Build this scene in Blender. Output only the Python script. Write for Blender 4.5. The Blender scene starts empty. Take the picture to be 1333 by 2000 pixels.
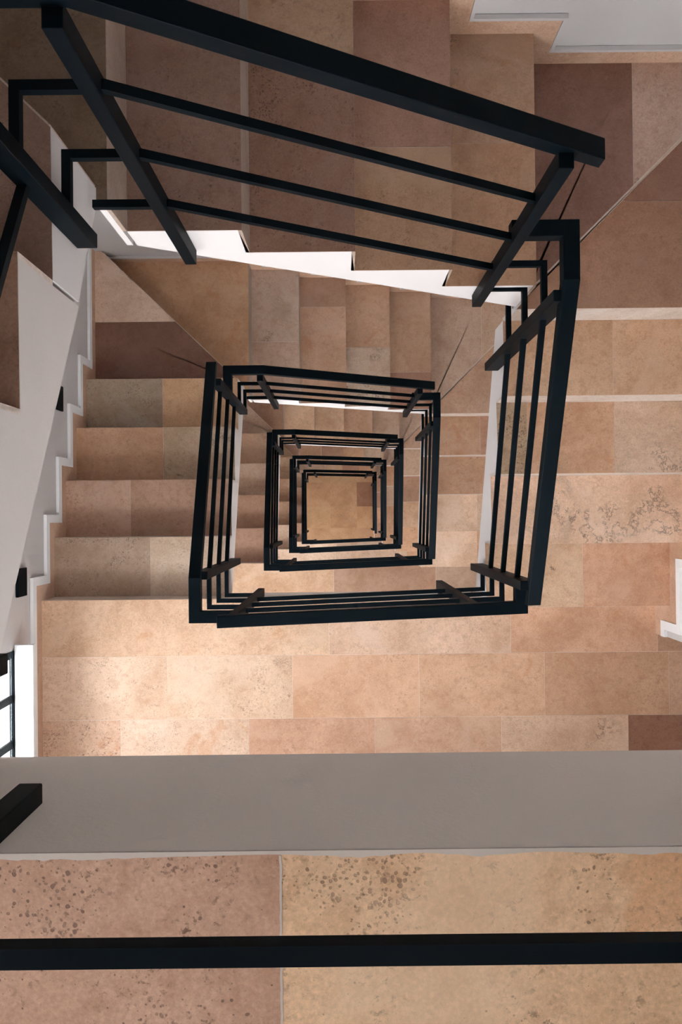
import bpy, bmesh, math, random
from mathutils import Matrix, Vector

# ---------------------------------------------------------------- camera, light
# Plan coordinates: X to the right of the photo, Y towards the photo's bottom, D = depth below the lens.
RISE = 0.17
FLOOR_H = 17 * RISE
GROUND = 3.709 + 4 * FLOOR_H          # depth of the ground floor
EXPOSURE = 0.73
SKY = 9.0

def V(x, y, d):
    return Vector((x, -y, GROUND - d))

scene = bpy.context.scene
cam_data = bpy.data.cameras.new('camera')
cam = bpy.data.objects.new('camera', cam_data)
scene.collection.objects.link(cam)
scene.camera = cam
cam_data.sensor_fit = 'VERTICAL'
cam_data.sensor_height = 36.0
cam_data.lens = 1581.0 / 2000.0 * 36.0
cam_data.clip_start = 0.02
tx, ty, ro = -0.0013, 0.0065, -0.0102
Mx = Matrix(((math.cos(tx), 0, math.sin(tx)), (0, 1, 0), (-math.sin(tx), 0, math.cos(tx))))
My = Matrix(((1, 0, 0), (0, math.cos(ty), math.sin(ty)), (0, -math.sin(ty), math.cos(ty))))
Mr = Matrix(((math.cos(ro), -math.sin(ro), 0), (math.sin(ro), math.cos(ro), 0), (0, 0, 1)))
S = Matrix(((1, 0, 0), (0, -1, 0), (0, 0, -1)))
R = (S @ Mr @ My @ Mx @ S).transposed()
cam.matrix_world = Matrix.Translation(V(0, 0, 0)) @ R.to_4x4()

world = bpy.data.worlds.new('sky')
scene.world = world
world.use_nodes = True
bg = world.node_tree.nodes['Background']
bg.inputs[0].default_value = (0.90, 0.95, 1.0, 1)
bg.inputs[1].default_value = SKY

scene.view_settings.view_transform = 'Standard'
scene.view_settings.look = 'None'
scene.view_settings.exposure = EXPOSURE
scene.view_settings.gamma = 1.0
scene.view_settings.use_curve_mapping = False

# ---------------------------------------------------------------- materials
def lin(c):
    r = []
    for v in c:
        v = v / 255.0
        r.append(v / 12.92 if v <= 0.04045 else ((v + 0.055) / 1.055) ** 2.4)
    return tuple(r)

def new_mat(name):
    m = bpy.data.materials.new(name); m.use_nodes = True
    nt = m.node_tree
    return m, nt, nt.nodes, nt.links, nt.nodes['Principled BSDF']

def travertine():
    m, nt, N, L, b = new_mat('travertine')
    def n(t, **k):
        x = N.new(t)
        for a, v in k.items(): setattr(x, a, v)
        return x
    def inp(node, i, v):
        node.inputs[i].default_value = v
    def math_(op, a, c=None, clamp=False):
        x = n('ShaderNodeMath', operation=op, use_clamp=clamp)
        for i, q in enumerate((a, c)):
            if q is None: continue
            if isinstance(q, (int, float)): x.inputs[i].default_value = q
            else: L.new(q, x.inputs[i])
        return x.outputs[0]
    def mix(f, a, c, mode='MIX'):
        x = n('ShaderNodeMix', data_type='RGBA', blend_type=mode)
        for i, q in ((0, f), (6, a), (7, c)):
            if isinstance(q, (int, float)): x.inputs[i].default_value = q
            elif isinstance(q, tuple): x.inputs[i].default_value = q + ((1,) if len(q) == 3 else ())
            else: L.new(q, x.inputs[i])
        return x.outputs[2]
    def remap(v, a, c, lo=0.0, hi=1.0):
        x = n('ShaderNodeMapRange'); x.clamp = True
        L.new(v, x.inputs[0])
        for i, q in ((1, a), (2, c), (3, lo), (4, hi)):
            if isinstance(q, (int, float)): x.inputs[i].default_value = q
            else: L.new(q, x.inputs[i])
        return x.outputs[0]
    tone = n('ShaderNodeAttribute', attribute_name='tone')
    par = n('ShaderNodeAttribute', attribute_name='par')
    sep = n('ShaderNodeSeparateColor'); L.new(par.outputs['Color'], sep.inputs[0])
    seed, pit, blotch, vein = sep.outputs[0], sep.outputs[1], sep.outputs[2], par.outputs['Alpha']
    tc = n('ShaderNodeTexCoord')
    off = n('ShaderNodeCombineXYZ')
    L.new(math_('MULTIPLY', seed, 31.7), off.inputs[0]); L.new(math_('MULTIPLY', seed, 17.3), off.inputs[1]); L.new(math_('MULTIPLY', seed, 9.1), off.inputs[2])
    add = n('ShaderNodeVectorMath', operation='ADD')
    L.new(tc.outputs['Object'], add.inputs[0]); L.new(off.outputs[0], add.inputs[1])
    co = add.outputs[0]
    def noise(scale, detail=4, rough=0.55, dist=0.0, vec=None):
        x = n('ShaderNodeTexNoise'); L.new(vec or co, x.inputs['Vector'])
        inp(x, 'Scale', scale); inp(x, 'Detail', detail); inp(x, 'Roughness', rough); inp(x, 'Distortion', dist)
        return x.outputs[0]
    c0 = noise(1.7, 4, 0.55, 0.5); c1 = noise(4.2, 6, 0.62, 0.5); c2 = noise(13, 6, 0.68, 0.3); c3 = noise(36, 5, 0.65)
    cc = math_('ADD', math_('MULTIPLY', c0, 0.45), math_('MULTIPLY', c1, 0.55))
    col = mix(remap(cc, 0.38, 0.62), mix(1.0, tone.outputs['Color'], (0.80, 0.74, 0.68), 'MULTIPLY'), mix(1.0, tone.outputs['Color'], (1.16, 1.20, 1.24), 'MULTIPLY'))
    col = mix(math_('MULTIPLY', remap(c2, 0.40, 0.68), 0.45), col, mix(1.0, tone.outputs['Color'], (1.10, 1.18, 1.24), 'MULTIPLY'))
    col = mix(math_('MULTIPLY', remap(c3, 0.52, 0.32), 0.5), col, mix(1.0, tone.outputs['Color'], (0.72, 0.62, 0.56), 'MULTIPLY'))
    # rusty blotches with shapes of their own
    bl = noise(5.0, 4, 0.55, 0.8)
    bth = math_('SUBTRACT', 0.74, math_('MULTIPLY', blotch, 0.19))
    bm = remap(bl, bth, math_('ADD', bth, 0.06))
    col = mix(math_('MULTIPLY', bm, 0.5), col, mix(1.0, tone.outputs['Color'], (0.86, 0.66, 0.50), 'MULTIPLY'))
    # grey and olive patches
    gp = noise(4.1, 5, 0.62, 0.6)
    col = mix(math_('MULTIPLY', math_('MULTIPLY', remap(gp, 0.55, 0.64), vein), 0.35), col, (0.30, 0.24, 0.18))
    # grain
    g1 = noise(170, 5, 0.8)
    col = mix(1.0, col, mix(remap(g1, 0.3, 0.7), (0.80, 0.79, 0.78), (1.17, 1.17, 1.17)), 'MULTIPLY')
    # fine short streaks everywhere
    s1 = noise(95, 5, 0.75, 0.35)
    sm = remap(c2, 0.42, 0.62)
    sf = math_('MULTIPLY', remap(s1, 0.55, 0.62), math_('MULTIPLY', sm, math_('ADD', math_('MULTIPLY', pit, 0.85), 0.25)))
    col = mix(sf, col, mix(1.0, tone.outputs['Color'], (0.36, 0.31, 0.28), 'MULTIPLY'))
    s2 = noise(80, 3, 0.65, 0.4)
    col = mix(math_('MULTIPLY', remap(s2, 0.60, 0.70), 0.35), col, mix(1.0, tone.outputs['Color'], (1.28, 1.34, 1.40), 'MULTIPLY'))
    # pits
    dv = n('ShaderNodeVectorMath', operation='ADD')
    dn = n('ShaderNodeTexNoise'); L.new(co, dn.inputs['Vector']); inp(dn, 'Scale', 38.0); inp(dn, 'Detail', 3.0)
    sc = n('ShaderNodeVectorMath', operation='SCALE'); L.new(dn.outputs['Color'], sc.inputs[0]); inp(sc, 'Scale', 0.009)
    L.new(co, dv.inputs[0]); L.new(sc.outputs[0], dv.inputs[1])
    vo = n('ShaderNodeTexVoronoi'); L.new(dv.outputs[0], vo.inputs['Vector']); inp(vo, 'Scale', 120.0)
    pm = noise(6.5, 4, 0.6, 0.3)
    pth = math_('SUBTRACT', 0.68, math_('MULTIPLY', pit, 0.24))
    mask = remap(pm, pth, math_('ADD', pth, 0.14))
    rv = n('ShaderNodeSeparateColor'); L.new(vo.outputs['Color'], rv.inputs[0])
    rad = math_('MULTIPLY', math_('ADD', math_('MULTIPLY', mask, 0.34), math_('MULTIPLY', pit, 0.17)), math_('POWER', rv.outputs[0], 2.6))
    pits = math_('MULTIPLY', remap(math_('SUBTRACT', rad, vo.outputs['Distance']), 0.0, 0.07), remap(pit, 0.0, 0.1))
    vo2 = n('ShaderNodeTexVoronoi'); L.new(dv.outputs[0], vo2.inputs['Vector']); inp(vo2, 'Scale', 150.0)
    fine = math_('MULTIPLY', remap(math_('SUBTRACT', math_('MULTIPLY', mask, 0.36), vo2.outputs['Distance']), 0.0, 0.08), remap(pit, 0.0, 0.25))
    pits = math_('MAXIMUM', pits, math_('MULTIPLY', fine, 0.7))
    col = mix(math_('MULTIPLY', pits, 0.80), col, mix(1.0, tone.outputs['Color'], (0.30, 0.26, 0.25), 'MULTIPLY'))
    # dark crack-like veins
    vn = noise(9.0, 9, 0.74, 0.15)
    line = remap(math_('ABSOLUTE', math_('SUBTRACT', vn, 0.5)), 0.013, 0.003)
    vm = remap(noise(3.6, 3, 0.5), math_('SUBTRACT', 0.69, math_('MULTIPLY', vein, 0.15)), math_('SUBTRACT', 0.74, math_('MULTIPLY', vein, 0.15)))
    line = math_('MULTIPLY', math_('MULTIPLY', line, vm), remap(vein, 0.0, 0.3))
    col = mix(math_('MULTIPLY', line, 0.9), col, (0.06, 0.045, 0.04))
    vn2 = noise(19.0, 9, 0.8, 0.25)
    l2 = remap(math_('ABSOLUTE', math_('SUBTRACT', vn2, 0.5)), 0.036, 0.012)
    th2 = math_('SUBTRACT', 0.71, math_('MULTIPLY', vein, 0.095))
    l2 = math_('MULTIPLY', math_('MULTIPLY', l2, remap(noise(4.6, 4, 0.6, 0.8), th2, math_('ADD', th2, 0.05))), remap(vein, 0.05, 0.3))
    col = mix(math_('MULTIPLY', l2, 0.95), col, (0.045, 0.036, 0.032))
    line = math_('MAXIMUM', line, l2)
    # greyish cream areas
    ca = noise(2.6, 5, 0.6, 0.7)
    col = mix(math_('MULTIPLY', remap(ca, 0.54, 0.62), 0.40), col, mix(1.0, tone.outputs['Color'], (1.10, 1.22, 1.34), 'MULTIPLY'))
    L.new(col, b.inputs['Base Color'])
    rg = remap(c3, 0.3, 0.7, 0.46, 0.62); L.new(rg, b.inputs['Roughness'])
    b.inputs['Specular IOR Level'].default_value = 0.35
    h = math_('SUBTRACT', math_('MULTIPLY', g1, 0.12), math_('ADD', pits, line))
    bp = n('ShaderNodeBump'); inp(bp, 'Strength', 0.35); inp(bp, 'Distance', 0.0025); L.new(h, bp.inputs['Height'])
    L.new(bp.outputs[0], b.inputs['Normal'])
    return m

def plaster(name, rgb, var=0.05, bump=0.25):
    m, nt, N, L, b = new_mat(name)
    tc = N.new('ShaderNodeTexCoord')
    a = N.new('ShaderNodeTexNoise'); a.inputs['Scale'].default_value = 2.2; a.inputs['Detail'].default_value = 5
    f = N.new('ShaderNodeTexNoise'); f.inputs['Scale'].default_value = 140; f.inputs['Detail'].default_value = 4
    L.new(tc.outputs['Object'], a.inputs['Vector']); L.new(tc.outputs['Object'], f.inputs['Vector'])
    r = N.new('ShaderNodeValToRGB')
    c = lin(rgb)
    r.color_ramp.elements[0].position = 0.3; r.color_ramp.elements[1].position = 0.7
    r.color_ramp.elements[0].color = tuple(v * (1 - var) for v in c) + (1,)
    r.color_ramp.elements[1].color = tuple(min(1, v * (1 + var)) for v in c) + (1,)
    L.new(a.outputs[0], r.inputs[0]); L.new(r.outputs[0], b.inputs['Base Color'])
    b.inputs['Roughness'].default_value = 0.75
    b.inputs['Specular IOR Level'].default_value = 0.25
    bp = N.new('ShaderNodeBump'); bp.inputs['Strength'].default_value = bump; bp.inputs['Distance'].default_value = 0.001
    L.new(f.outputs[0], bp.inputs['Height']); L.new(bp.outputs[0], b.inputs['Normal'])
    return m

def black_paint():
    m, nt, N, L, b = new_mat('black_painted_steel')
    tc = N.new('ShaderNodeTexCoord')
    a = N.new('ShaderNodeTexNoise'); a.inputs['Scale'].default_value = 7; a.inputs['Detail'].default_value = 6
    L.new(tc.outputs['Object'], a.inputs['Vector'])
    r = N.new('ShaderNodeValToRGB')
    r.color_ramp.elements[0].position = 0.35; r.color_ramp.elements[1].position = 0.75
    r.color_ramp.elements[0].color = (0.0010, 0.0036, 0.0058, 1)
    r.color_ramp.elements[1].color = (0.0022, 0.0060, 0.0090, 1)
    L.new(a.outputs[0], r.inputs[0]); L.new(r.outputs[0], b.inputs['Base Color'])
    b.inputs['Roughness'].default_value = 0.5
    b.inputs['Specular IOR Level'].default_value = 0.06
    f = N.new('ShaderNodeTexNoise'); f.inputs['Scale'].default_value = 260; f.inputs['Detail'].default_value = 3
    L.new(tc.outputs['Object'], f.inputs['Vector'])
    bp = N.new('ShaderNodeBump'); bp.inputs['Strength'].default_value = 0.2; bp.inputs['Distance'].default_value = 0.0006
    L.new(f.outputs[0], bp.inputs['Height']); L.new(bp.outputs[0], b.inputs['Normal'])
    return m

def glass():
    m, nt, N, L, b = new_mat('window_glass')
    N.remove(b)
    out = N['Material Output']
    t = N.new('ShaderNodeBsdfTransparent'); g = N.new('ShaderNodeBsdfGlossy'); g.inputs['Roughness'].default_value = 0.02
    mx = N.new('ShaderNodeMixShader')
    mx.inputs[0].default_value = 0.06
    L.new(t.outputs[0], mx.inputs[1]); L.new(g.outputs[0], mx.inputs[2])
    L.new(mx.outputs[0], out.inputs[0])
    return m

TRAV = travertine()
WHITE = plaster('white_wall_paint', (206, 201, 199))
STRINGER = plaster('stair_side_paint', (218, 212, 209), 0.03)
SIDE = plaster('stair_side_warm_dimmed_paint', (214, 205, 199), 0.04, 0.4)  # left flights' white: warmer, and darkened to carry their dimmer light
FASCIA = plaster('landing_edge_plaster', (232, 221, 211), 0.03, 0.6)
CAP = plaster('fresh_white_paint', (240, 240, 240), 0.02)
MORTAR = plaster('mortar', (205, 190, 178), 0.08)
BLACK = black_paint()
GLASS = glass()
GROUNDM = plaster('gravel_yard', (190, 188, 182), 0.2)

# ---------------------------------------------------------------- mesh helpers
COL = scene.collection
def mesh_obj(name, bm, mat, parent=None, origin=None):
    me = bpy.data.meshes.new(name)
    bmesh.ops.recalc_face_normals(bm, faces=bm.faces)
    if origin is not None:
        bmesh.ops.translate(bm, verts=bm.verts, vec=-Vector(origin))
    bm.to_mesh(me); bm.free()
    me.materials.append(mat)
    o = bpy.data.objects.new(name, me)
    COL.objects.link(o)
    if parent is not None:
        o.parent = parent
        if origin is not None: o.location = Vector(origin) - parent.location
    elif origin is not None:
        o.location = origin
    return o

def child(name, bm, mat, parent):
    return mesh_obj(name, bm, mat, parent, origin=parent.location)

def bevel(o, w=0.0012):
    m = o.modifiers.new('bevel', 'BEVEL'); m.width = w; m.segments = 2; m.limit_method = 'ANGLE'; m.angle_limit = 0.8

def thing(name, label, cat, loc, group=None):
    o = bpy.data.objects.new(name, None); COL.objects.link(o)
    o.location = loc; o.empty_display_size = 0.1
    o['label'] = label; o['category'] = cat
    if group: o['group'] = group
    return o

def struct(name, bm, mat, parent=None, label=None):
    o = mesh_obj(name, bm, mat)
    if parent is None:
        o['kind'] = 'structure'
    else:
        o.parent = parent
    if label: o['label'] = label
    return o

def calm(c, k=0.10, g=1.02):
    m = 0.35 * c[0] + 0.45 * c[1] + 0.20 * c[2]
    o = [(v + (m - v) * k) * g for v in c]
    return (o[0], o[1] * 1.0, o[2] * 0.985)

def layers(bm):
    t = bm.loops.layers.float_color.get('tone') or bm.loops.layers.float_color.new('tone')
    p = bm.loops.layers.float_color.get('par') or bm.loops.layers.float_color.new('par')
    return t, p

def loft(bm, A, B, tone=None, par=None):
    """solid between two matching outlines A and B (lists of Vector)"""
    va = [bm.verts.new(p) for p in A]; vb = [bm.verts.new(p) for p in B]
    fs = [bm.faces.new(va), bm.faces.new(vb[::-1])]
    k = len(A)
    for i in range(k):
        j = (i + 1) % k
        fs.append(bm.faces.new((va[i], va[j], vb[j], vb[i])))
    if tone is not None:
        lt, lp = layers(bm)
        for f in fs:
            for l in f.loops:
                l[lt] = lin(calm(tone)) + (1,); l[lp] = par
    return fs

def slab(bm, poly, d0, d1, **k):
    loft(bm, [V(x, y, d0) for x, y in poly], [V(x, y, d1) for x, y in poly], **k)

def box(bm, x0, x1, y0, y1, d0, d1, **k):
    slab(bm, [(x0, y0), (x1, y0), (x1, y1), (x0, y1)], d0, d1, **k)

def inset(poly, g):
    a = sum(poly[i][0] * poly[(i + 1) % len(poly)][1] - poly[(i + 1) % len(poly)][0] * poly[i][1] for i in range(len(poly)))
    s = 1 if a > 0 else -1
    out = []
    n = len(poly)
    for i in range(n):
        p0, p1, p2 = poly[i - 1], poly[i], poly[(i + 1) % n]
        e1 = (p1[0] - p0[0], p1[1] - p0[1]); e2 = (p2[0] - p1[0], p2[1] - p1[1])
        l1 = math.hypot(*e1); l2 = math.hypot(*e2)
        n1 = (-e1[1] / l1 * s, e1[0] / l1 * s); n2 = (-e2[1] / l2 * s, e2[0] / l2 * s)
        dn = 1 + n1[0] * n2[0] + n1[1] * n2[1]
        if dn < 0.15: dn = 0.15
        out.append((p1[0] + g * (n1[0] + n2[0]) / dn, p1[1] + g * (n1[1] + n2[1]) / dn))
    return out

TILE_T = 0.012
BED = 0.0012
rnd = random.Random(7)
def tiles(bm, specs, d, gap=0.0007):
    """specs: list of (polygon, tone, pit, blotch, vein)"""
    for poly, tone, pit, blo, vein in specs:
        slab(bm, inset(poly, gap), d, d + TILE_T, tone=tone, par=(rnd.random(), pit, blo, vein))

PAL = [(198, 152, 122), (206, 164, 132), (186, 142, 116), (212, 176, 150), (178, 134, 110), (196, 160, 136), (204, 156, 122)]
def rtone():
    t = rnd.choice(PAL); k = rnd.uniform(0.94, 1.05)
    return tuple(min(255, v * k) for v in t)
def rspec(poly):
    return (poly, rtone(), rnd.choice((0.1, 0.3, 0.5)), rnd.choice((0, 0.3, 0.7)), rnd.choice((0, 0, 0.5)))

RISER_TONE = (216, 198, 186)

# ---------------------------------------------------------------- plan of the stairwell
cT, cTR, cR, cB, cL, cTL = -0.0165, -0.020, -0.024, -0.028, -0.030, -0.0165
XW0, XW1 = -1.380, 1.450                     # outer walls left and right
YW0, YW1 = -1.515, 1.62                      # outer walls at the top and the bottom of the photo
YT = -0.705 + cT + 0.005                     # inner edge of the upper flight
YB = 0.40 + cB
XTn = [-0.523 + 0.286 * k for k in range(5)]
YRn = [-0.706 + cR + 0.2830 * k for k in range(5)]
YLn = [0.398 + cL - 0.2826 * k for k in range(5)]
dP, dA, dF = 1.839, 2.859, 3.709

def XL(y): return -0.540 - 0.008 * (0.37 - y)
def XR(y): return 0.618 + 0.020 * (y + 0.72) / 1.1
XTR = 0.618
def dep(d, n): return d + FLOOR_H * n
def landing_d(n): return dep(dF, n) if n >= 0 else 0.87      # the top landing sits one step lower than the rhythm
def left_nos(n): return YLn if n >= 0 else [0.350, 0.080, -0.190, -0.460]

RINGS = {-1: 'nearest', 0: 'outermost', 1: 'second', 2: 'third', 3: 'fourth', 4: 'innermost'}

# ---------------------------------------------------------------- flights
def flight(kind, n, specs=None):
    """one straight flight: stepped white body, four travertine treads, five pale risers"""
    if kind == 'top':
        nos, d0, s = XTn, dep(dP, n), 1
        soff = lambda q: d0 + 0.276 + (q - nos[0]) * 0.575
        P = lambda q, a, d: V(q, a, d)                       # q along X, a across Y
        inner, outer = (lambda q: YT), (lambda q: YW0)
        place = 'top of the photo'
    elif kind == 'right':
        nos, d0, s = YRn, dep(dA, n), 1
        soff = lambda q: d0 + 0.315 + (q - nos[0]) * 0.60
        P = lambda q, a, d: V(a, q, d)
        inner, outer = XR, (lambda q: XW1)
        place = 'right of the photo'
    else:
        nos, d0, s = left_nos(n), landing_d(n), -1
        soff = lambda q: d0 + 0.325 + (nos[0] - q) * (0.60 if n >= 0 else 0.63)
        P = lambda q, a, d: V(a, q, d)
        inner, outer = XL, (lambda q: XW0)
        place = 'left of the photo'
    who = {-1: 'nearest, cut by the edge', 0: 'outermost whole one', 1: 'second turn down the well',
           2: 'third turn down the well', 3: 'fourth turn down the well', 4: 'smallest, at the bottom of the well'}[n]
    steps = len(nos) - 1
    mid = P(nos[2], (inner(nos[2]) + outer(nos[2])) / 2, d0 + 3 * RISE)
    t = thing('stair_flight', 'travertine stair flight, ' + place + ', ' + who, 'stairs', mid, 'stair flights around the well')
    rt = 0.010 * s
    prof = []
    for k in range(steps):
        d = d0 + (k + 1) * RISE + BED
        prof += [(nos[k], d), (nos[k + 1] - rt, d)]
    prof += [(nos[-1] - rt, soff(nos[-1])), (nos[0], soff(nos[0]))]
    bm = bmesh.new()
    loft(bm, [P(q, inner(q), d) for q, d in prof], [P(q, outer(q), d) for q, d in prof])
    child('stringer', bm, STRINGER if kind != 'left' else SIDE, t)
    for k in range(steps):
        bm = bmesh.new()
        d = d0 + (k + 1) * RISE
        q0, q1 = nos[k], nos[k + 1]
        if specs and specs[k]:
            joints, looks = specs[k]
        else:
            if kind == 'top': joints = [rnd.uniform(-1.3, -0.95)]
            elif kind == 'right': joints = [rnd.uniform(1.0, 1.25)]
            else: joints = [rnd.uniform(-1.1, -0.9)]
            looks = [None, None]
        out = outer(0)
        cuts = [out] + joints
        sp = []
        for i in range(len(cuts)):
            a0 = cuts[i]
            if i + 1 < len(cuts): e0 = e1 = cuts[i + 1]
            else: e0, e1 = inner(q0), inner(q1)
            if kind == 'top': poly = [(q0, a0), (q1, a0), (q1, e1), (q0, e0)]
            else: poly = [(a0, q0), (a0, q1), (e1, q1), (e0, q0)]
            sp.append((poly,) + looks[i] if looks[i] else rspec(poly))
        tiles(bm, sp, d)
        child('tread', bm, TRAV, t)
    for k in range(steps + 1):
        bm = bmesh.new()
        q0, q1 = nos[k] - rt, nos[k]
        a, b_ = d0 + k * RISE + BED, d0 + (k + 1) * RISE
        pr = [(q0, a), (q1, a), (q1, b_), (q0, b_)]
        loft(bm, [P(q, inner(q), d) for q, d in pr], [P(q, outer(q), d) for q, d in pr], tone=RISER_TONE if kind != 'top' else (168, 146, 132), par=(rnd.random(), 0.05, 0, 0))  # top-flight risers: same stone, darker tone puts their shade into the colour
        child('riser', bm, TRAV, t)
    return t

def L_(t, pit=0.2, blo=0.2, vein=0.0): return (t, pit, blo, vein)

# tile tones read tread by tread, from the wall to the well, uppermost ones dimmed
TOP0 = [([-1.30], [L_((150, 118, 98), .5), L_((140, 106, 90), .6, .2, .2)]),  # this tread and the next darkened to carry the dim upper light
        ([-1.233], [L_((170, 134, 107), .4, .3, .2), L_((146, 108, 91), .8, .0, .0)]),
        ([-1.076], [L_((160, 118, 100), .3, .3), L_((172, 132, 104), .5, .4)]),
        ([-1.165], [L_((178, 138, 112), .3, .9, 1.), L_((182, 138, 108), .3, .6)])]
RIGHT0 = [([1.03], [L_((208, 164, 132), .2, .6, .3), L_((204, 162, 130), .25, .3, .25)]),
          ([1.09, .745], [L_((210, 176, 152), .2, .2, 1.0), L_((204, 158, 126), .3, .5, .3), L_((182, 152, 124), 1., .3, .9)]),
          ([], [L_((224, 186, 160), .15, .2, .85)]),
          ([1.06], [L_((210, 160, 130), .1, .6, .1), L_((210, 172, 142), .2, .2, .6)])]
LEFT0 = [([-.911], [L_((178, 150, 130), .8, .0, .1), L_((208, 182, 160), .5, .0, .1)]),
         ([-1.048], [L_((188, 148, 126), .6, .2), L_((170, 130, 108), .2, .2)]),
         ([-.918], [L_((192, 148, 118), .3, .5), L_((186, 158, 132), .3, .4, .8)]),
         ([-.956], [L_((170, 148, 128), .75, .0), L_((206, 162, 124), .1, .0)])]
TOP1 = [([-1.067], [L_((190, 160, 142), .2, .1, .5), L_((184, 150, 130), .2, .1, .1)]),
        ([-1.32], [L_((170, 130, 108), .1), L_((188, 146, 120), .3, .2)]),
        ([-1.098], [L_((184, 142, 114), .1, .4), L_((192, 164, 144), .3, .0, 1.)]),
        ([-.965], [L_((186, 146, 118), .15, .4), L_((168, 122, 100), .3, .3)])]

for n in range(-1, 4): flight('left', n, LEFT0 if n == 0 else None)
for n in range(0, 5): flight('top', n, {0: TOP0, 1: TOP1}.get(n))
for n in range(0, 5): flight('right', n, RIGHT0 if n == 0 else None)

# ---------------------------------------------------------------- quarter landings split by a diagonal step
def corner(side, n):
    pos = {-1: 'nearest the lens', 0: 'outermost of its side', 1: 'second turn down', 2: 'third turn down', 3: 'fourth turn down', 4: 'deepest of its side'}[n]
    bm = bmesh.new()
    if side == 'left':
        up, lo = (dep(4.559, n) if n >= 0 else 1.55), dep(4.729, n)
        y0 = left_nos(n)[-1]
        KD = -0.2235
        xi = XL(-0.72)
        c_in = (xi, 0.969 * xi + KD)
        xo = (YW0 - KD) / 0.969
        upper = [(XW0, y0), (XL(y0), y0), c_in, (xo, YW0), (XW0, YW0)]
        lower = [c_in, (xi, YT), (XTn[0], YT), (XTn[0], YW0), (xo, YW0)]
        bup = [(XW0, y0 + 0.010), (XL(y0), y0 + 0.010), c_in, (xo, YW0), (XW0, YW0)]
        blo = [c_in, (xi, YT), (XTn[0] - 0.010, YT), (XTn[0] - 0.010, YW0), (xo, YW0)]
        bup = [(XW0, y0 ), (XL(y0), y0), c_in, (xo, YW0), (XW0, YW0)]
        bottom = lo + 0.272; bottom_up = up + 0.31
        ycut = -1.097 + cTL
        xc = (ycut - KD) / 0.969
        us = [[(XW0, ycut), (xc, ycut), (xo, YW0), (XW0, YW0)], [(XW0, y0), (XL(y0), y0), c_in, (xc, ycut), (XW0, ycut)]]
        if n == 0:
            usp = [(us[0], (218, 184, 162), .15, .0, .2), (us[1], (128, 90, 74), .3, .3, .2)]
            lsp = [(lower, (190, 146, 112), .1, .9, .0)]
        elif n == -1:
            usp = [(us[0], (140, 110, 90), .3, .2, .2), (us[1], (150, 116, 98), .4, .2, .3)]
            lsp = [(lower, (122, 98, 76), .4, .8, .6)]  # stone tone lowered to include the dim light on this step
        else:
            usp = [rspec(us[0]), rspec(us[1])]; lsp = [rspec(lower)]
        label = 'travertine corner landing with diagonal step, upper left, ' + pos
        dirv = (0.969, -1.0)
    else:
        up, lo = dep(2.689, n), dep(2.859, n)
        xi = XTR
        k = -0.104 + cTR
        c_in = (xi, -0.982 * xi + k)
        xo = (k - YW0) / 0.982
        x0 = XTn[4]
        y1 = YRn[0]
        if c_in[1] > y1 - 0.001: c_in = (xi, y1 - 0.001)
        upper = [(x0, YW0), (xo, YW0), c_in, (x0, YT)] if x0 >= xi else [(x0, YW0), (xo, YW0), c_in, (x0, YT)]
        lower = [(xo, YW0), (XW1, YW0), (XW1, y1), (XR(y1), y1), c_in]
        bup = upper; blo = [(xo, YW0), (XW1, YW0), (XW1, y1 - .01), (XR(y1), y1 - .01), c_in]
        bottom = bottom_up = lo - 0.005 + 0.05
        xc = 0.990
        yc = -0.982 * xc + k
        us = [[(x0, YW0), (xc, YW0), (xc, yc), c_in, (x0, YT)], [(xc, YW0), (xo, YW0), (xc, yc)]]
        yj = -1.09 + cTR
        xj = (k - yj) / 0.982
        ls = [[(xo, YW0), (XW1, YW0), (XW1, yj), (xj, yj)], [(xj, yj), (XW1, yj), (XW1, y1), (XR(y1), y1), c_in]]
        if n == 0:
            usp = [(us[0], (140, 100, 86), .15, .0, .0), (us[1], (190, 154, 136), .3, .2, .3)]
            lsp = [(ls[0], (152, 110, 92), .1, .2, .0), (ls[1], (164, 120, 96), .1, .2, .0)]
        else:
            usp = [(us[0], (194, 160, 138), .2, .3, .2), rspec(us[1])]; lsp = [rspec(ls[0]), (ls[1], (196, 158, 134), .2, .3, .2)]
        label = 'travertine corner landing with diagonal step, upper right, ' + pos
        dirv = (-0.982, -1.0)
    base = V(sum(p[0] for p in lower) / len(lower), sum(p[1] for p in lower) / len(lower), lo)
    t = thing('quarter_landing', label, 'landing', base, 'quarter landings of the stair')
    if side == 'left':
        sl = 0.60 if n >= 0 else 0.63
        base_d = landing_d(n) + 0.325
        loft(bm, [V(x, y, up + BED) for x, y in bup], [V(x, y, min(bottom_up, base_d + (left_nos(n)[0] - y) * sl)) for x, y in bup])
    else:
        slab(bm, bup, up + BED, bottom_up)
    slab(bm, blo, lo + BED, bottom)
    child('slab', bm, STRINGER, t)
    for nm, sp, d in (('upper_step', usp, up), ('lower_step', lsp, lo)):
        bm = bmesh.new(); tiles(bm, sp, d); child(nm, bm, TRAV, t)
    # diagonal riser plate on the lower side of the diagonal line
    bm = bmesh.new()
    ex, ey = xo - c_in[0], YW0 - c_in[1]
    l = math.hypot(ex, ey); nx, ny = (-ey / l, ex / l)
    if side == 'left' and nx < 0: nx, ny = -nx, -ny
    if side == 'right' and ny < 0: nx, ny = -nx, -ny
    th = 0.003 if side == 'left' else 0.005
    a0 = (c_in[0] + ex * .004, c_in[1] + ey * .004); a1 = (xo - ex * .012, YW0 - ey * .012)
    slab(bm, [a0, a1, (a1[0] + nx * th, a1[1] + ny * th), (a0[0] + nx * th, a0[1] + ny * th)], up, lo, tone=(206, 182, 166), par=(rnd.random(), .05, 0, 0))
    child('riser', bm, TRAV, t)
    return t
for n in range(-1, 4): corner('left', n)
for n in range(0, 5): corner('right', n)

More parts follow.
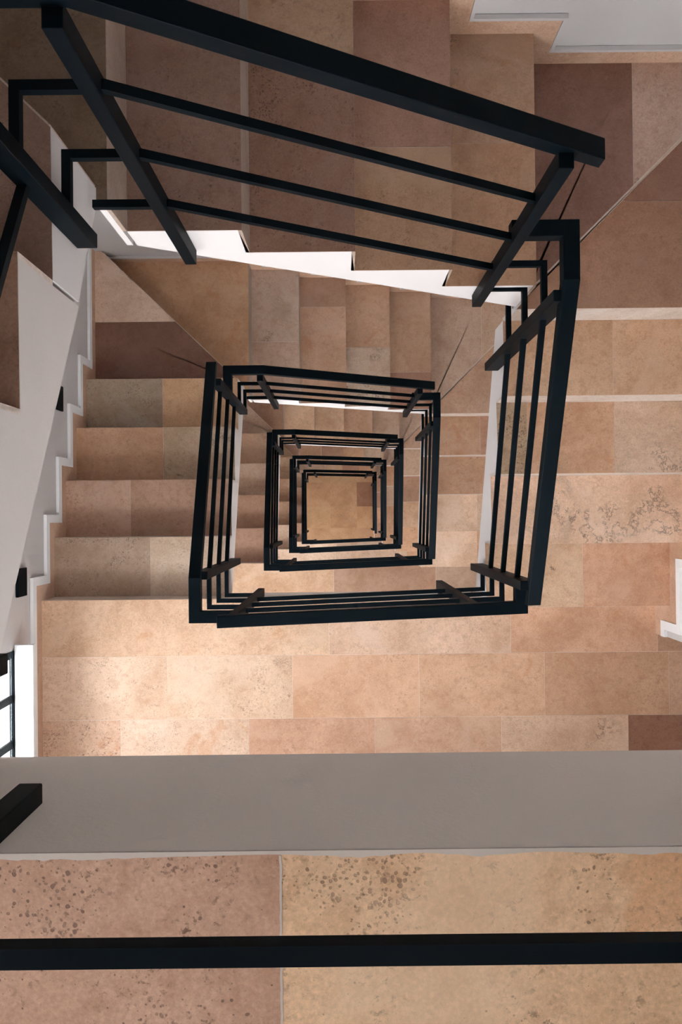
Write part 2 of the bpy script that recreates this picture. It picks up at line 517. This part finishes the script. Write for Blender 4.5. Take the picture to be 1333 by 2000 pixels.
# ---------------------------------------------------------------- main landings
XCOR = 2.75
YO = 0.575 + cB                               # the wall openings of the landing start here
def landing(n):
    d = landing_d(n)
    ring = {-1: 'nearest, along the photo bottom', 0: 'outermost, lit by the left window', 1: 'second turn down', 2: 'third turn down', 3: 'fourth turn down'}[n]
    t = thing('stair_landing', 'wide travertine landing, lower side, ' + ring, 'landing', V(0, 1.0, d), 'main landings of the stair')
    yb = YB if n >= 0 else 0.3596
    yl, yr = left_nos(n)[0], YRn[4]
    xl, xr = XL(yb), XR(yb)
    lip = 0.003 if n == -1 else 0.0
    body = [(XW0, yl + .01), (xl, yl + .01), (xl, yb - lip), (xr, yb - lip), (xr, yr - .01), (XW1, yr - .01), (XW1, YO), (XCOR, YO), (XCOR, YW1), (XW0, YW1)]
    if n == -1:
        body[0] = (XW0, yl + .01); body[1] = (xl, yl + .01)
    bm = bmesh.new(); slab(bm, body, d + BED, d + (0.330 if n >= 0 else 0.354))
    child('slab', bm, FASCIA, t)
    r1, r2, r3, r4 = 0.657 + cB, 0.946 + cB, 1.25 + cB, YW1
    e = yb
    sp = []
    if n == -1:
        sp.append(([(XW0, yl), (xl, yl), (xl, e), (-.66, e), (-.66, .75), (XW0, .75)] if False else [(XW0, yl), (-.66, yl), (-.66, .75), (XW0, .75)], (190, 150, 125), .5, .2, .2))
        sp.append(([(-.66, yl), (xl, yl), (xl, e), (-.068, e), (-.068, .75), (-.66, .75)], (198, 150, 123), .9, .3, .2))
        sp.append(([(-.068, e), (xr, e), (xr, yr), (xr + .02, yr), (xr + .02, .75), (-.068, .75)], (232, 184, 143), .75, .9, .35))
        sp.append(([(xr + .02, yr), (XW1, yr), (XW1, .75), (xr + .02, .75)], (190, 150, 120), .4, .4, .2))
        for x0 in (-1.38, -.77, -.16, .45): sp.append(rspec([(x0, .75), (x0 + .61, .75), (x0 + .61, 1.25), (x0, 1.25)]))
        for x0 in (-1.38, -.77, -.16, .45): sp.append(rspec([(x0, 1.25), (x0 + .61, 1.25), (x0 + .61, r4), (x0, r4)]))
        for x0 in (1.06,): sp.append(rspec([(x0, .75), (XW1, .75), (XW1, r4), (x0, r4)]))
        sp.append(rspec([(XW1, YO), (XCOR, YO), (XCOR, r4), (XW1, r4)]))
    else:
        c = n == 0
        def add(poly, *a): sp.append((poly,) + a if c else rspec(poly))
        add([(XW0, yl), (xl, yl), (xl, e), (-.056, e), (-.056, r1), (XW0, r1)], (212, 172, 142), .35, .6, .0)
        add([(-.056, e), (xr, e), (xr, yr), (.777, yr), (.777, r1), (-.056, r1)], (212, 172, 146), .35, .3, .0)
        add([(.777, yr), (XW1, yr), (XW1, r1), (.777, r1)], (212, 164, 134), .15, .7, .0)
        add([(XW0, r1), (-.80, r1), (-.80, r2), (XW0, r2)], (212, 176, 150), .6, .3, .0)
        add([(-.80, r1), (-.225, r1), (-.225, r2), (-.80, r2)], (210, 174, 147), .6, .6, .15)
        add([(-.225, r1), (.3545, r1), (.3545, r2), (-.225, r2)], (212, 164, 132), .3, .3, .0)
        add([(.3545, r1), (.93, r1), (.93, r2), (.3545, r2)], (210, 164, 132), .3, .5, .0)
        add([(.93, r1), (1.50, r1), (1.50, r2), (.93, r2)], (194, 148, 117), .3, .3, .0)
        add([(1.50, r1), (2.1, r1), (2.1, r2), (1.50, r2)], (200, 156, 128), .2, .3, .0)
        add([(XW0, r2), (-1.014, r2), (-1.014, r3), (XW0, r3)], (206, 166, 140), 1., .8, .0)
        add([(-1.014, r2), (-.427, r2), (-.427, r3), (-1.014, r3)], (206, 172, 148), .55, 1.0, .0)
        add([(-.427, r2), (.15, r2), (.15, r3), (-.427, r3)], (194, 147, 119), .3, .3, .0)
        add([(.15, r2), (.73, r2), (.73, r3), (.15, r3)], (202, 158, 130), .2, .3, .0)
        add([(.73, r2), (1.31, r2), (1.31, r3), (.73, r3)], (208, 170, 144), .2, .3, .45)
        add([(1.31, r2), (1.9, r2), (1.9, r3), (1.31, r3)], (150, 103, 82), .4, .3, .0)
        for x0 in (-1.38, -.80, -.22, .36, .94, 1.52): sp.append(rspec([(x0, r3), (x0 + .58, r3), (x0 + .58, r4), (x0, r4)]))
        sp.append(rspec([(2.1, YO), (XCOR, YO), (XCOR, r4), (2.1, r4)]))
        sp.append(rspec([(1.9, r2), (2.1, r2), (2.1, r3), (1.9, r3)]))
        sp.append(rspec([(XW1, YO), (2.1, YO), (2.1, r1), (XW1, r1)]))
    bm = bmesh.new(); tiles(bm, sp, d); child('landing_floor', bm, TRAV, t)
    if n == -1:
        # smeared mortar along the edge and in the wide joint
        bm = bmesh.new()
        m = 160; pts = []
        for i in range(m + 1):
            x = xl + 0.02 + (xr - xl - 0.04) * i / m
            big = 0.5 + 0.5 * math.sin(i * 0.21 + 2.0 * math.sin(i * 0.071))
            pts.append((x, yb + 0.0008 + 0.0042 * big * rnd.uniform(0.6, 1.1)))
        slab(bm, [(xr - .02, yb - lip), (xl + .02, yb - lip)] + pts, d - 0.0007, d + 0.002)
        pts = [(-.0687 + rnd.uniform(-.0006, .0003), yb + .002 + .006 * i) for i in range(70)]
        slab(bm, pts + [(x + .0022 + rnd.uniform(0, .0007), y) for x, y in pts[::-1]], d - 0.0005, d + 0.002)
        child('mortar_edge', bm, MORTAR, t)
    return t
for n in range(-1, 4): landing(n)

# ground floor
bm = bmesh.new()
sp = []
gx = [-1.38, -.80, -.18, .32, .85, 1.46, 2.07, 2.75]
gy = [YW0, -1.1, -.66, -.20, .20, .60, .96, 1.38, YW1]
for i in range(len(gx) - 1):
    for j in range(len(gy) - 1):
        if gx[i + 1] > 1.47 and gy[j] < .5: continue
        p = [(gx[i], gy[j]), (gx[i + 1], gy[j]), (gx[i + 1], gy[j + 1]), (gx[i], gy[j + 1])]
        t_ = (186, 138, 100) if (i, j) != (3, 2) else (150, 104, 78)
        sp.append((p, tuple(v * rnd.uniform(.985, 1.015) for v in t_), .5, .3, .25))
tiles(bm, sp, GROUND, gap=.0003)
struct('floor', bm, TRAV)
bm = bmesh.new(); box(bm, -8, 8, -8, 8, GROUND + TILE_T, GROUND + .3)
struct('trim_1', bm, MORTAR)  # ground slab under the tiles, running out over the yard

# ---------------------------------------------------------------- skirting and painted edge above it
def band(side, n, o0, o1, th, mat, name, lift=0.0):
    if side == 'left':
        nos, d0, s, q0, q1 = left_nos(n), landing_d(n), -1, YW1, YW0
        if n == 4: return
        P = lambda q, a, d: V(XW0 + a, q, d)
    elif side == 'right':
        nos, d0, s, q0, q1 = YRn, dep(dA, n), 1, YW0, YO
        P = lambda q, a, d: V(XW1 - a, q, d)
    else:
        nos, d0, s, q0, q1 = XTn, dep(dP, n), 1, XW0, XW1
        P = lambda q, a, d: V(q, YW0 + a, d)
    def line(o):
        pts = [(q0, d0 - o)]
        for k, q in enumerate(nos):
            pts += [(q + s * o, d0 + k * RISE - o), (q + s * o, d0 + (k + 1) * RISE - o)]
        pts.append((q1, d0 + len(nos) * RISE - o))
        return pts
    poly = line(o1) + line(o0)[::-1]
    bm = bmesh.new()
    kw = dict(tone=(206, 166, 140), par=(rnd.random(), .2, .3, .1)) if mat is TRAV else {}
    loft(bm, [P(q, 0.0, d) for q, d in poly], [P(q, th, d) for q, d in poly], **kw)
    o = mesh_obj(name, bm, mat); o['kind'] = 'structure'
    return o
for side, wn in (('left', 'left'), ('right', 'right'), ('top', 'back')):
    for n in range(-1, 5):
        if n == -1 and side != 'left': continue
        if n == 4 and side == 'left': continue
        band(side, n, 0.0003, 0.073, 0.010, TRAV, 'baseboard_' + wn)
        band(side, n, 0.073, 0.112 if side != 'top' else 0.085, 0.015, CAP if side != 'top' else WHITE, 'trim_' + {'left': '2', 'right': '3', 'top': '4'}[side])

# ---------------------------------------------------------------- walls, windows, ceiling
DTOP = -1.75
TH = 0.22
GAP = 0.0015
SILL, HEAD = 0.30, 1.36
def openings(n):
    d = landing_d(n)
    return d - (HEAD if n >= 0 else 1.25), d - SILL
bmL, bmR, bmF, bmK = bmesh.new(), bmesh.new(), bmesh.new(), bmesh.new()
box(bmL, XW0 - TH, XW0 - GAP, YW0 - TH, YO, DTOP, GROUND)
WY1 = 1.50
box(bmL, XW0 - TH, XW0 - GAP, WY1, YW1 + TH, DTOP, GROUND)
prev = DTOP
floors = list(range(-1, 5))
for n in floors:
    a, b_ = openings(n)
    box(bmL, XW0 - TH, XW0 - GAP, YO, WY1, prev, a); prev = b_
box(bmL, XW0 - TH, XW0 - GAP, YO, WY1, prev, GROUND)
struct('wall_left', bmL, WHITE)
box(bmR, XW1 + GAP, XW1 + TH, YW0 - TH, YO, DTOP, GROUND)
struct('wall_right', bmR, WHITE)
box(bmK, XW0 - GAP, XW1 + GAP, YW0 - TH, YW0 - GAP, DTOP, GROUND)
struct('wall_back', bmK, WHITE)
# front wall with unseen windows added for daylight, and the short hall on the right
FX0, FX1, FS, FH = -0.80, 0.80, 1.40, 2.45
TX0, TX1, TS1, TH1 = -0.20, 0.70, 1.25, 1.95  # top floor's front window: unseen, added and sized to brighten its landing
box(bmF, XW0, FX0, YW1 + GAP, YW1 + TH, DTOP, GROUND)
box(bmF, FX1, XCOR, YW1 + GAP, YW1 + TH, DTOP, GROUND)
prev = DTOP
for n in floors:
    d = dep(dF, n)
    if n == -1:
        box(bmF, FX0, FX1, YW1 + GAP, YW1 + TH, prev, d - TH1)
        box(bmF, FX0, TX0, YW1 + GAP, YW1 + TH, d - TH1, d - TS1); box(bmF, TX1, FX1, YW1 + GAP, YW1 + TH, d - TH1, d - TS1)
        prev = d - TS1
        continue
    box(bmF, FX0, FX1, YW1 + GAP, YW1 + TH, prev, d - FH); prev = d - FS
box(bmF, FX0, FX1, YW1 + GAP, YW1 + TH, prev, GROUND)
struct('wall_front', bmF, WHITE)
bm = bmesh.new(); box(bm, XW1 + TH, XCOR + .2, YO - TH, YO - GAP, DTOP, GROUND); struct('wall_hall_side', bm, WHITE)
bm = bmesh.new(); box(bm, XCOR + GAP, XCOR + .2, YO, YW1 + TH, DTOP, GROUND); struct('wall_hall_end', bm, WHITE)
bm = bmesh.new(); box(bm, XW0 - TH, XCOR + .2, YW0 - TH, YW1 + TH, DTOP - .25, DTOP); struct('ceiling', bm, WHITE)

wi = 1
for n in floors:
    a, b_ = openings(n)
    # left landing window: black frame with upright bars
    x0, x1 = XW0 - 0.012, XW0 + 0.004
    bm = bmesh.new()
    box(bm, x0, x1, YO, WY1, b_ - 0.014, b_); box(bm, x0, x1, YO, WY1, a, a + 0.035)
    box(bm, x0, x1, YO, YO + .03, a + .035, b_ - .035); box(bm, x0, x1, WY1 - .03, WY1, a + .035, b_ - .035)
    w = mesh_obj('window_%d' % wi, bm, BLACK); w['kind'] = 'structure'
    for k in range(4):
        yy = YO + 0.190 * (k + 1) + .01
        bm = bmesh.new(); box(bm, x0 + .004, x1 - .002, yy - .016, yy + .016, a + .036, b_ - .015)
        mesh_obj('mullion', bm, BLACK, w)
    bm = bmesh.new(); box(bm, x0 + .005, x0 + .009, YO + .031, WY1 - .031, a + .036, b_ - .015); mesh_obj('pane', bm, GLASS, w)
    bm = bmesh.new(); box(bm, XW0 + .005, -1.296, YO - .025, WY1 + .03, b_ - .004, b_ + .020); bevel(mesh_obj('window_sill', bm, CAP, w), .003)
    wi += 1
    d = dep(dF, n)
    a, b_ = d - FH, d - FS
    fx0, fx1 = FX0, FX1
    if n == -1: a, b_, fx0, fx1 = d - TH1, d - TS1, TX0, TX1
    bm = bmesh.new()
    y0, y1 = YW1 + .05, YW1 + .10
    box(bm, fx0, fx1, y0, y1, a, a + .04); box(bm, fx0, fx1, y0, y1, b_ - .04, b_)
    box(bm, fx0, fx0 + .04, y0, y1, a + .04, b_ - .04); box(bm, fx1 - .04, fx1, y0, y1, a + .04, b_ - .04)
    box(bm, (fx0 + fx1) / 2 - .02, (fx0 + fx1) / 2 + .02, y0, y1, a + .04, b_ - .04)
    w = mesh_obj('window_%d' % wi, bm, BLACK); w['kind'] = 'structure'
    bm = bmesh.new(); box(bm, fx0 + .04, fx1 - .04, y0 + .022, y0 + .028, a + .04, b_ - .04); mesh_obj('pane', bm, GLASS, w)
    wi += 1

# ---------------------------------------------------------------- railings
def sweep(bm, pts, w, h):
    """box section along plan points (X, Y, D): mitred in plan, upright section, D = centre"""
    n = len(pts); A = []
    for i, (x, y, d) in enumerate(pts):
        dirs = []
        if i > 0: dirs.append((x - pts[i - 1][0], y - pts[i - 1][1]))
        if i < n - 1: dirs.append((pts[i + 1][0] - x, pts[i + 1][1] - y))
        ns = []
        for a, b_ in dirs:
            l = math.hypot(a, b_); ns.append((-b_ / l, a / l))
        if len(ns) == 1: m = ns[0]
        else:
            sx, sy = ns[0][0] + ns[1][0], ns[0][1] + ns[1][1]
            k = 2 / (sx * sx + sy * sy); m = (sx * k, sy * k)
        A.append([V(x + m[0] * s * w / 2, y + m[1] * s * w / 2, d + t * h / 2) for s, t in ((-1, -1), (1, -1), (1, 1), (-1, 1))])
    rings = [[bm.verts.new(p) for p in r] for r in A]
    bm.faces.new(rings[0][::-1]); bm.faces.new(rings[-1])
    for r0, r1 in zip(rings, rings[1:]):
        for i in range(4):
            j = (i + 1) % 4
            bm.faces.new((r0[i], r0[j], r1[j], r1[i]))

BAR, HW, HH = 0.017, 0.043, 0.042
def railing(kind, n):
    F = FLOOR_H * n
    if kind == 'top':
        c = cT
        hr = [(-.546, -.600, 1.094), (-.546, -.712, 1.094), (-.37, -.712, 1.094), (.536, -.712, 1.094 + .906 * .588)]
        bars = []
        for lev in (1.298, 1.543):
            bars.append([(-.515, -.585, lev), (-.515, -.680, lev), (-.37, -.680, lev), (.45, -.680, lev + .82 * .594)])
        bars.append([(-.539, -.680, 1.787), (-.37, -.680, 1.787), (.45, -.680, 1.787 + .82 * .594)])
        posts = [(-.405, -.375, -.6992, -.660, 1.110, 2.152), (.435, .465, -.6992, -.660, 1.575, 2.620)]
        where = 'upper side of the well'
    elif kind == 'right':
        c = cR
        hr = [(.45, -.716, 2.098), (.604, -.716, 2.098), (.604, -.582, 2.098), (.6245, .3155, 2.098 + .8975 * .60)]
        bars = []
        for i, lev in enumerate((2.302, 2.545)):
            bars.append([(.44 - .0 * i, -.692, lev), (.588, -.692, lev), (.588, -.57, lev), (.608, .255, lev + .825 * .6)])
        bars.append([(.588, -.716, 2.787), (.588, -.57, 2.787), (.607, .255, 2.787 + .825 * .6)])
        posts = [(.5645, .617, -.565, -.535, 2.11, 3.12), (.578, .6342, .235, .265, 2.60, 3.60)]
        where = 'right side of the well'
    elif kind == 'bottom':
        c = cB
        yy = (lambda x: .3697 - .037 * x) if n >= 0 else (lambda x: .367)
        yb = (lambda x: .369 - .0358 * x) if n >= 0 else (lambda x: .3565)
        hr = [(.625, .245, 2.815), (.625, yy(.625), 2.815), (-.43, yy(-.43), 2.815)]
        u = 0.0 if n >= 0 else 0.028
        bars = [[(.619, .245, lev + u), (.619, yb(.619), lev + u), (-.385, yb(-.385), lev + u)] for lev in (3.109, 3.312, 3.53)]
        p0 = .362 if n >= 0 else .322
        p1 = .333 if n >= 0 else .322
        posts = [(-.394, -.364, p0, .402, 2.83, 3.865), (.455, .485, p1, .374, 2.83, 3.865)]
        if n < 0: posts = [(a - .015, b_ - .015, .3315, .358, g, 3.915) for a, b_, e, f, g, h in posts]; c = 0.0
        where = 'lower side of the well'
    else:
        c = 0.0
        g = 0.60 if n >= 0 else 0.62
        e = 0.0 if n >= 0 else 0.128
        hr = [(-.385, .3585, 2.962 + e), (-.532, .3585, 2.962 + e), (-.532, .215, 2.962 + e), (-.548, -.674, 2.962 + e + .889 * g)]
        bars = [[(-.385, .346, lev + e), (-.514, .346, lev + e), (-.514, .215, lev + e), (-.534, -.598, lev + e + .813 * g)] for lev in (3.166, 3.409, 3.651)]
        posts = [(-.537, -.488, .194, .224, 2.97 + e, 3.96 + (.117 if n < 0 else 0)), (-.546, -.503, -.599, -.569, 3.455 + e, 4.445 + (.14 if n < 0 else 0))]
        where = 'left side of the well'
    who = {-1: 'nearest, cut by the edge', 0: 'largest whole one', 1: 'second one down', 2: 'third one down',
           3: 'fourth one down', 4: 'smallest, at the very bottom'}[n]
    if kind == 'top' and n == 0: who = 'largest, sloping across the photo top'
    if kind == 'bottom' and n == -1: who = 'nearest, only lowest bar in view'
    sh = lambda p: (p[0], p[1] + c, p[2] + F)
    t = thing('stair_railing', 'black steel railing, ' + where + ', ' + who, 'railing', V(*sh(hr[-1])), 'black steel railings around the well')
    bm = bmesh.new(); sweep(bm, [sh(p) for p in hr], HW, HH); bevel(child('handrail', bm, BLACK, t), .002)
    for b_ in bars:
        bm = bmesh.new(); sweep(bm, [sh(p) for p in b_], BAR, BAR); child('rail_bar', bm, BLACK, t)
    if kind == 'bottom' and n >= 0:
        bm = bmesh.new(); box(bm, .461, .479, .3745 + c, .3995 + c, 3.80 + F, 3.85 + F); child('bracket', bm, BLACK, t)
    for x0, x1, y0, y1, d0, d1 in posts:
        bm = bmesh.new(); box(bm, x0, x1, y0 + c, y1 + c, d0 + F, d1 + F); bevel(child('post', bm, BLACK, t), .002)
for n in range(0, 5): railing('top', n)
for n in range(0, 5): railing('right', n)
for n in range(-1, 4): railing('bottom', n)
for n in range(-1, 4): railing('left', n)

# ---------------------------------------------------------------- step lights on the left wall
for yc, dd, lab in ((-.600, 4.018, 'black box step light on the left wall, the upper one'), (.266, 3.535, 'black box step light on the left wall, the lower one')):
    t = thing('step_light', lab, 'step light', V(XW0, yc, dd), 'step lights on the left wall')
    bm = bmesh.new(); box(bm, XW0, XW0 + .012, yc - .061, yc + .061, dd - .100, dd)
    bevel(child('housing', bm, BLACK, t), .002)
    bm = bmesh.new(); box(bm, XW0 + .003, XW0 + .010, yc - .050, yc + .050, dd, dd + .002)
    child('lens', bm, GROUNDM, t)
